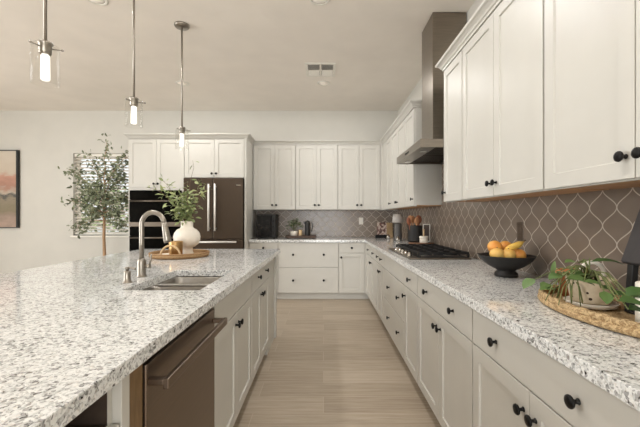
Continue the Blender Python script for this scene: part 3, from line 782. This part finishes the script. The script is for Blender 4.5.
# trailing broad leaves
pp = thing('broad_leaf_plant', 'leafy green plant trailing out of the dotted pot over the oval tray', 'plant', (.985, 1.29, wz+.098))
sb, lb = MB(), MB()
po = (.985, 1.29, wz+.098)
def bl_(px, py, Y, L, W, dpx, dpy, dy=0, nrm=(0, -.22, 1)):
    """a leaf whose base stands at the given place on the counter, pointing the given way"""
    k = Y/348; X = (px-323.5)*k; Z = 1.257-(py-217)*k
    p = Vector((X-po[0], Y-po[1], Z-po[2]))
    d = Vector((dpx, dy, -dpy))
    lb.leaf(p, d, nrm, L*.88, W*.95, .12)
    mid = p*.5+Vector((0, 0, .035))
    sb.tube([(random.uniform(-.02, .02), random.uniform(-.02, .02), 0), mid*.6+Vector((0, 0, .02)), mid+Vector((0, 0, .01)), p], [.0028, .0026, .0022, .0018], 6)
for a in ((535, 279, 1.47, .075, .06, -1, .65, -.1), (556, 289, 1.4, .085, .055, -1, -.08, -.2), (550, 284, 1.42, .06, .05, -1, .2, -.4), (552, 276, 1.43, .075, .022, .25, -1, .1), (548, 278, 1.42, .08, .05, 1, -.25, -.2),
    (578, 263, 1.38, .07, .045, -1, -.15, -.2), (580, 263, 1.36, .06, .045, 1, -.05, -.3), (590, 262, 1.30, .14, .045, 1, -.03, -.1),
    (566, 279, 1.18, .10, .075, 1, .12, -.25), (562, 276, 1.2, .06, .05, -1, .1, -.2), (572, 276, 1.22, .09, .07, .8, -.1, .3), (584, 282, 1.16, .07, .05, 1, .12, -.3),
    (601, 288, 1.13, .07, .055, 1, .25, -.2), (612, 294, 1.08, .075, .055, 1, .15, -.3), (626, 296, 1.0, .075, .06, 1, -.35, -.1), (604, 291, 1.1, .05, .045, -.2, .6, -.5), (632, 297, .99, .05, .05, 1, .1, -.2), (618, 301, .97, .08, .07, 1, .12, -.3), (628, 309, .95, .06, .06, 1, .2, -.2)):
    bl_(*a[:7], a[7])
for k in range(14):
    x = random.uniform(-.02, .03); e1 = random.uniform(-.17, -.03); f1 = random.uniform(-.10, .10)
    sb.tube([(x-.03, -.01, 0), (x-.07, .02+f1*.4, .022), (e1*.7-.04, f1*.8-.02, -.02), (e1-.02, f1-.02, -.072-random.random()*.01)], [.0025, .0023, .002, .0016], 6)
sb.build('stem', 'stem', pp); lb.build('foliage', 'pothos', pp)
# lantern
la = thing('candle_lantern', 'dark slate lantern with a sloped roof at the right edge of the tray', 'lantern', (1.125, 1.12, wz))
def frustum(b, r0, z0, r1, z1):
    vs = [(sx*r0, sy*r0, z0) for sx, sy in ((-1, -1), (1, -1), (1, 1), (-1, 1))]+[(sx*r1, sy*r1, z1) for sx, sy in ((-1, -1), (1, -1), (1, 1), (-1, 1))]
    return b.add(vs, [(3, 2, 1, 0), (4, 5, 6, 7), (0, 1, 5, 4), (1, 2, 6, 5), (2, 3, 7, 6), (3, 0, 4, 7)])
b = MB(); frustum(b, .086, .168, .092, .174); frustum(b, .092, .174, .03, .50); b.build('roof', 'slate', la, .003)
for sx in (-1, 1):
    for sy in (-1, 1):
        q4 = ((-.011, -.011), (.011, -.011), (.011, .011), (-.011, .011))
        MB().add([(sx*(.074+a), sy*(.074+c_), .012) for a, c_ in q4]+[(sx*(.068+a), sy*(.068+c_), .168) for a, c_ in q4],
            [(3, 2, 1, 0), (4, 5, 6, 7), (0, 1, 5, 4), (1, 2, 6, 5), (2, 3, 7, 6), (3, 0, 4, 7)]).build('post', 'blackmatte', la, .002)
b = MB(); b.box(-.085, .085, -.085, .085, .001, .012); b.build('base', 'blackmatte', la, .002)
MB().tube([(.03*math.cos(2*PI*k/20), 0, .522+.03*math.sin(2*PI*k/20)) for k in range(20)], .004, 8, True).build('ring', 'blackmatte', la)
cd = thing('pillar_candle', 'white pillar candle at the right edge in front of the dark lantern', 'candle', (.99, 1.045, wz))
MB().lathe([(.04, .0), (.041, .002), (.041, .128), (.036, .131), (1e-6, .127)], 24).build('wax', 'candle', cd)
MB().cyl((0, 0, .127), (0, 0, .14), .0012, 6).build('wick', 'blackmatte', cd)

# outlets
def outlet(loc, rz, mat, mat2, label):
    o = thing('outlet', label, 'outlet', loc, rz)
    p = MB().box(-.036, .036, -.005, 0, -.058, .058).build('plate', mat, o, .002)
    b = MB()
    for z in (-.026, .026): b.box(-.017, .017, -.0065, -.005, z-.016, z+.016)
    b.build('socket', mat2, o, .001)
outlet((XR-.0095, 2.2, 1.165), RZ, 'brownplate', 'brownplate', 'brown double outlet on the tiles above the fruit bowl')
outlet((.632, YB-.0095, 1.19), 0, 'white', 'white', 'white double outlet on the back wall tiles')

# ------------------------------------------------------------------ far corner of the right counter
rb = thing('wooden_riser', 'low wooden board on feet behind the cooktop', 'board', (1.10, 3.93, CT))
MB().lathe([(.13, .034), (.136, .038), (.136, .052), (.132, .056), (1e-6, .056)], 36, sx=1, sy=1.25).build('top', 'boardwood', rb)
for a in (.6, 2.2, 3.8, 5.4): MB().lathe([(.014, .0005), (.018, .034)], 12, (.095*math.cos(a), .12*math.sin(a), 0)).build('foot', 'boardwood', rb)
rz_ = CT+.0565
cr = thing('utensil_crock', 'ribbed black crock holding wooden utensils beyond the cooktop', 'crock', (1.052, 4.0, rz_))
prof = [(.07, 0), (.077, .004)]
for k in range(9): z = .012+k*.019; prof += [(.081, z), (.083, z+.007), (.081, z+.014)]
prof += [(.083, .188), (.077, .19), (.074, .18), (.07, .02), (1e-6, .018)]
MB().lathe(prof, 30).build('body', 'blackmatte', cr)
def spoon(i, x, y, tx_, ty_, h, mat, lab, hw=.032):
    o = thing('wooden_spoon', lab, 'spoon', (1.052+x, 4.0+y, rz_+.021), 0, 'wooden utensils in the black crock')
    t = Vector((tx_, ty_, h*.93)); b = MB(); b.tube([(0, 0, .002), t*.5, t*.82], [.006, .006, .006], 8); b.build('handle', mat, o)
    b = MB(); n = t.normalized(); q = Vector((0, 1, 0)); rot = Vector((0, 0, 1)).rotation_difference(n).to_matrix().to_4x4()
    o2 = len(b.v); b.ball((0, 0, 0), 1, 14, 8, (hw, .008, .045)); mm = Matrix.Translation(t*.95) @ rot; b.v = [tuple(mm @ Vector(p)) for p in b.v]
    b.build('head', mat, o)
spoon(0, -.035, 0, -.02, 0, .27, 'spoonwood', 'pale wooden spoon leaning left in the black crock')
spoon(1, -.01, .03, -.005, .01, .265, 'spoonwood', 'pale wooden spoon upright in the middle of the black crock', .026)
spoon(2, .022, -.01, .012, -.01, .272, 'redwood', 'reddish wooden spoon right of centre in the black crock', .034)
spoon(3, .038, .03, .028, .02, .262, 'redwood', 'reddish wooden spoon leaning right in the black crock', .028)
spoon(4, -.05, -.03, -.035, -.01, .245, 'redwood', 'reddish wooden spoon at the left edge of the black crock', .024)
spoon(5, .0, -.045, .004, -.012, .25, 'spoonwood', 'pale wooden spoon at the front of the black crock', .028)
sj = thing('salt_jar', 'small white lidded jar with a wooden stick handle beside the crock', 'jar', (1.115, 3.87, rz_))
MB().lathe([(.042, 0), (.045, .003), (.045, .045), (.042, .047), (1e-6, .047)], 24).build('body', 'cream', sj)
MB().lathe([(.047, .048), (.048, .052), (.048, .068), (.044, .073), (1e-6, .074)], 24).build('lid', 'cream', sj)
MB().tube([(0, 0, .074), (0, 0, .11), (.001, 0, .15)], [.006, .0075, .009], 10).build('handle', 'palewood', sj)
pf = thing('small_picture_frame', 'small white frame standing behind the white jar', 'picture frame', (1.19, 4.02, rz_), -.2)
b = MB()
for (x0, x1, z0, z1) in ((-.04, -.03, 0, .205), (.03, .04, 0, .205), (-.03, .03, 0, .01), (-.03, .03, .195, .205)): b.box(x0, x1, -.006, .006, z0, z1)
b.build('frame', 'white', pf, .001); MB().box(-.03, .03, -.001, .004, .01, .195).build('picture', 'darkwood', pf)
tl = thing('table_lamp', 'small lamp with a pale grey shade and dark base in the back corner', 'lamp', (1.085, 5.08, CT))
MB().lathe([(.058, 0), (.06, .004), (.057, .012), (.053, .24), (.048, .25), (1e-6, .25)], 28).build('base', 'greypot', tl)
MB().lathe([(.083, .262), (.068, .385), (.066, .385), (.081, .262)], 32).build('lamp_shade', 'shade', tl)
MB().cyl((0, 0, .249), (0, 0, .37), .006, 8).build('post', 'black', tl)
for i, (x, y, lab) in enumerate(((1.025, 5.52, 'round silver shaker in front of the cookbook'), (1.055, 4.93, 'round silver shaker in front of the table lamp'))):
    o = thing('silver_shaker', lab, 'shaker', (x, y, CT))
    MB().lathe([(.02, 0), (.026, .006), (.031, .025), (.028, .042), (.016, .055), (.012, .06), (.012, .068), (1e-6, .071)], 18).build('body', 'chrome', o)
cb = thing('cookbook', 'cookbook with a reddish-brown printed cover propped in the back corner', 'book', (.875, 5.66, CT+.0445))
mm = Matrix.Rotation(-.2, 4, 'X')
MB().box(0, .155, 0, .004, .0, .215, mm).build('cover', 'cover', cb); MB().box(.002, .152, .0045, .022, .003, .212, mm).build('pages', 'cream', cb)
bs = thing('book_stand', 'low black stand holding the cookbook', 'book stand', (.95, 5.68, CT))
b = MB(); b.box(-.10, .10, -.045, -.03, .001, .055); b.box(-.10, .10, -.0295, .015, .030, .043); b.box(-.10, -.085, -.03, .09, .001, .03); b.box(.085, .10, -.03, .09, .001, .03)
b.build('frame', 'black', bs, .002)
wb_ = thing('cutting_board', 'pale wooden cutting board leaning behind the table lamp', 'cutting board', (1.05, 5.755, CT))
MB().box(0, .10, 0, .016, .0, .25, Matrix.Rotation(-.18, 4, 'X')).build('board', 'palewood', wb_, .004)

# back counter
co = thing('countertop_oven', 'boxy black countertop oven with a dark glass door beside the refrigerator', 'oven', (-1.055, 5.46, CT))
MB().box(0, .305, 0, .33, .014, .385).build('body', 'blackmatte', co, .008)
d = MB().box(.012, .242, -.014, -.001, .03, .372).build('door', 'ovenglass', co, .003)
MB().tube([(.226, -.03, .07), (.226, -.03, .33)], .006, 8).build('handle', 'black', d)
MB().box(.246, .296, -.012, -.001, .03, .372).build('control_panel', 'blackmatte', co, .002)
for z in (.1, .19, .28): MB().lathe([(.016, .0), (.014, .014), (1e-6, .015)], 14, (0, 0, 0)).build('knob', 'black', co).matrix_local = Matrix.Translation((.271, -.012, z)) @ Matrix.Rotation(PI/2, 4, 'X')
for x in (.03, .275):
    for y in (.03, .3): MB().lathe([(.012, .0005), (.012, .014)], 10, (x, y, 0)).build('foot', 'black', co)
bt = thing('wooden_tray', 'dark wooden tray on the back counter under the middle wall cabinet', 'tray', (-.365, 5.60, CT))
b = MB(); b.box(-.24, .24, -.10, .10, .012, .026); b.box(-.24, .24, -.10, -.088, .026, .048); b.box(-.24, .24, .088, .10, .026, .048); b.box(-.24, -.228, -.088, .088, .026, .048); b.box(.228, .24, -.088, .088, .026, .048)
for x in (-.2, .2): b.box(x-.02, x+.02, -.09, .09, .0008, .012)
b.build('board', 'darkwood', bt, .002)
bz = CT+.0265
hp = thing('herb_pot', 'white pot with a bushy green plant on the dark wooden tray', 'potted plant', (-.475, 5.6, bz))
MB().lathe([(.045, 0), (.05, .004), (.058, .05), (.06, .09), (.055, .092), (.053, .08), (1e-6, .078)], 24).build('pot', 'cream', hp)
lb = MB(); sb = MB()
for k in range(120):
    a = random.uniform(0, 2*PI); e2 = random.uniform(.1, 1.45); r = random.uniform(.06, .125)
    p = Vector((math.cos(a)*math.cos(e2)*r, math.sin(a)*math.cos(e2)*r, .11+math.sin(e2)*r*1.35))
    lb.leaf(p, (math.cos(a), math.sin(a), random.gauss(.2, .5)), (0, -.4, 1), .042, .024)
for k in range(14):
    a = k*.9; sb.tube([(0, 0, .088), (.05*math.cos(a), .05*math.sin(a), .16+.004*k)], [.002, .0012], 5)
sb.build('stem', 'stem', hp); lb.build('foliage', 'herb', hp)
cu = thing('wooden_cup', 'small pale wooden cup between the plant and the black carafe', 'cup', (-.37, 5.57, bz))
MB().lathe([(.022, 0), (.027, .004), (.029, .108), (.026, .108), (.024, .01), (1e-6, .01)], 18).build('body', 'palewood', cu)
ca = thing('coffee_carafe', 'tall black carafe with a loop handle on the dark wooden tray', 'carafe', (-.258, 5.6, bz))
MB().lathe([(.038, 0), (.042, .004), (.042, .05), (.040, .2), (.038, .225), (.04, .235), (.034, .245), (.012, .25), (.012, .262), (1e-6, .264)], 24).build('body', 'blackmatte', ca)
MB().tube([(.036, 0, .215), (.068, 0, .222), (.084, 0, .2), (.082, 0, .14), (.064, 0, .085), (.04, 0, .07)], .007, 10).build('handle', 'blackmatte', ca)
MB().tube([(-.042, 0, .21), (-.062, 0, .235)], [.012, .006], 8).build('spout', 'blackmatte', ca)

# ------------------------------------------------------------------ wall art, tree
pa = thing('framed_painting', 'large abstract landscape in a thin dark frame on the left of the back wall', 'painting', (-5.645, YB-.002, 1.075))
PW, PH = .5, 1.305
MB().box(-PW, PW, -.02, -.006, .012, PH-.012).build('canvas', 'painting', pa, off=(0, 0, 0))
b = MB()
for (x0, x1, z0, z1) in ((-PW-.03, -PW, 0, PH), (PW, PW+.03, 0, PH), (-PW, PW, 0, .012), (-PW, PW, PH-.012, PH)): b.box(x0, x1, -.045, 0, z0, z1)
b.build('frame', 'blackmatte', pa, .002)
tree = thing('potted_tree', 'slender potted olive-like tree in front of the back window', 'tree', (-3.25, 5.15, .001))
MB().lathe([(.13, 0), (.16, .01), (.19, .30), (.195, .33), (.18, .33), (.17, .28), (1e-6, .27)], 28).build('pot', 'basketpot', tree)
MB().lathe([(.165, .285), (1e-6, .295)], 20).build('soil', 'soil', tree)
sb, lb = MB(), MB()
trunk = [(0, 0, .28), (.012, 0, .6), (-.006, .01, .95), (.008, 0, 1.25), (0, .01, 1.55), (.015, 0, 1.8)]
sb.tube(trunk, [.028, .024, .021, .019, .015, .01], 10)
def branch(z, tip, n):
    t = None
    for i in range(len(trunk)-1):
        if trunk[i][2] <= z <= trunk[i+1][2]:
            f = (z-trunk[i][2])/(trunk[i+1][2]-trunk[i][2]); t = Vector(trunk[i]).lerp(Vector(trunk[i+1]), f)
    tip = Vector(tip); pts = [t.lerp(tip, k/6)+Vector((random.gauss(0, .015), random.gauss(0, .015), .05*math.sin(PI*k/6)))*(1 if k else 0) for k in range(7)]
    sb.tube(pts, [.008*(1-.75*k/6) for k in range(7)], 6)
    for q in range(int(n*1.3)):
        tt = random.uniform(.3, 1.03); i = min(5, int(tt*6)); p = pts[i].lerp(pts[min(6, i+1)], min(1, tt*6-i))
        off_ = Vector((random.gauss(0, .055), random.gauss(0, .055), random.gauss(0, .05)))
        if (p+off_).x > .33: off_.x = .30-p.x-random.random()*.06
        d = Vector((random.gauss(0, 1), random.gauss(0, 1), random.gauss(-.1, .7)))
        if (p+off_).x > .26: d.x = -abs(d.x)
        lb.leaf(p+off_, d, (random.gauss(0, .6), random.gauss(-.6, .5), .8), random.uniform(.045, .075), random.uniform(.026, .042))
for z, tip, n in ((1.2, (-.40, -.05, 1.08), 70), (1.2, (.36, .05, 1.10), 60), (1.25, (-.30, .12, 1.3), 70), (1.3, (-.52, 0, 1.5), 80), (1.3, (.33, -.1, 1.35), 80), (1.4, (-.42, .1, 1.72), 80), (1.4, (.36, .05, 1.55), 110),
    (1.45, (-.2, -.15, 1.55), 90), (1.45, (.15, -.12, 1.5), 110), (1.5, (-.46, -.08, 1.95), 80), (1.55, (.34, 0, 1.85), 110), (1.6, (-.25, .05, 2.15), 70), (1.6, (.2, .1, 2.05), 70), (1.7, (.03, 0, 2.38), 44), (1.7, (.32, .05, 2.16), 60), (1.5, (.02, -.2, 1.7), 90), (1.3, (-.1, -.2, 1.3), 60), (1.25, (.22, -.1, 1.2), 40)):
    branch(z, tip, n)
sb.build('trunk', 'bark', tree); lb.build('foliage', 'olive', tree)

# ------------------------------------------------------------------ ceiling things
CAN_W = 8.5
def downlight(x, y, lab):
    o = thing('recessed_light', lab, 'recessed light', (x, y, ZC-.0005), 0, 'recessed ceiling lights')
    MB().lathe([(.088, 0), (.088, -.004), (.08, -.008), (.066, -.006), (.066, 0)], 28).build('trim_ring', 'white', o)
    MB().lathe([(.065, -.004), (.03, -.006), (1e-6, -.0065)], 24).build('lens', 'lens', o)
    l = bpy.data.lights.new('can_fill_light', 'AREA'); l.shape = 'DISK'; l.size = .12; l.energy = CAN_W; l.color = (1, .985, .965)  # added fill to brighten counters and floor; the cans themselves look unlit
    lo = bpy.data.objects.new('can_fill_light', l); COL.objects.link(lo); lo.parent = o; lo.location = (0, 0, -.012)
downlight(-.0, 4.66, 'recessed ceiling light just beyond the air vent'); downlight(-.03, 2.86, 'recessed ceiling light at the top middle, nearer than the air vent')
downlight(-1.89, 4.66, 'recessed ceiling light beyond the farthest pendant lamp'); downlight(-1.87, 2.86, 'recessed ceiling light at the top between the two nearer pendant lamps')
downlight(-.03, 1.06, 'unseen recessed ceiling light added over the near end of the aisle'); downlight(-1.87, 1.06, 'unseen recessed ceiling light added over the near end of the island')  # two out-of-view cans, added for their light
vt = thing('air_vent', 'white louvred air vent in the ceiling', 'air vent', (-.035, 4.23, ZC-.0005))
b = MB()
for (x0, x1, y0, y1) in ((-.18, -.15, -.19, .19), (.15, .18, -.19, .19), (-.15, .15, -.19, -.16), (-.15, .15, .16, .19), (-.012, .012, -.16, .16), (-.15, .15, -.012, .012)): b.box(x0, x1, y0, y1, -.012, 0)
b.build('frame', 'white', vt, .002)
MB().box(-.15, .15, -.16, .16, -.0015, -.0005).build('backing', 'dark', vt)
b = MB()
for k in range(10):
    for (x0, x1) in ((-.148, -.014), (.014, .148)):
        yy = -.148+k*.033
        if abs(yy) < .01: continue
        b.box(x0, x1, -.012, .012, -.0007, .0007, Matrix.Translation((0, yy, -.009)) @ Matrix.Rotation(.75 if yy < 0 else -.75, 4, 'X'))
b.build('louver', 'white', vt)
def pendant(lab, y):
    o = thing('pendant_light', lab, 'pendant light', (-1.335 if y < 3 else -1.322, y, ZC-.0005), 0, 'glass pendants over the island')
    MB().lathe([(.068, 0), (.068, -.012), (.06, -.022), (.012, -.026), (1e-6, -.026)], 28).build('canopy', 'nickel', o)
    MB().cyl((0, 0, -.025), (0, 0, -.955), .0075, 10).build('rod', 'nickel', o)
    b = MB(); b.lathe([(.012, -.95), (.03, -.955), (.032, -.962), (.026, -.968), (.026, -1.005), (.022, -1.012), (1e-6, -1.012)], 24)
    for a in (.3, .3+2*PI/3, .3+4*PI/3): b.cyl((.028*math.cos(a), .028*math.sin(a), -.984), (.068*math.cos(a), .068*math.sin(a), -.984), .0032, 8); b.ball((.07*math.cos(a), .07*math.sin(a), -.984), .006, 8, 6)
    b.build('socket', 'nickel', o)
    MB().lathe([(.034, -.9695), (.054, -.972), (.057, -.98), (.057, -1.156), (.0545, -1.158), (.0535, -1.15), (.0535, -.982), (.034, -.975)], 32).build('glass_shade', 'glass', o)
    MB().lathe([(.014, -1.013), (.018, -1.02), (.0195, -1.13), (.015, -1.138), (1e-6, -1.14)], 20).build('bulb', 'bulb', o)
    return o
pendant('glass jar pendant lamp nearest the camera at the upper left', 1.67)
pendant('middle glass jar pendant lamp over the island', 2.45)
pendant('farthest glass jar pendant lamp, its round canopy showing on the ceiling', 3.25)
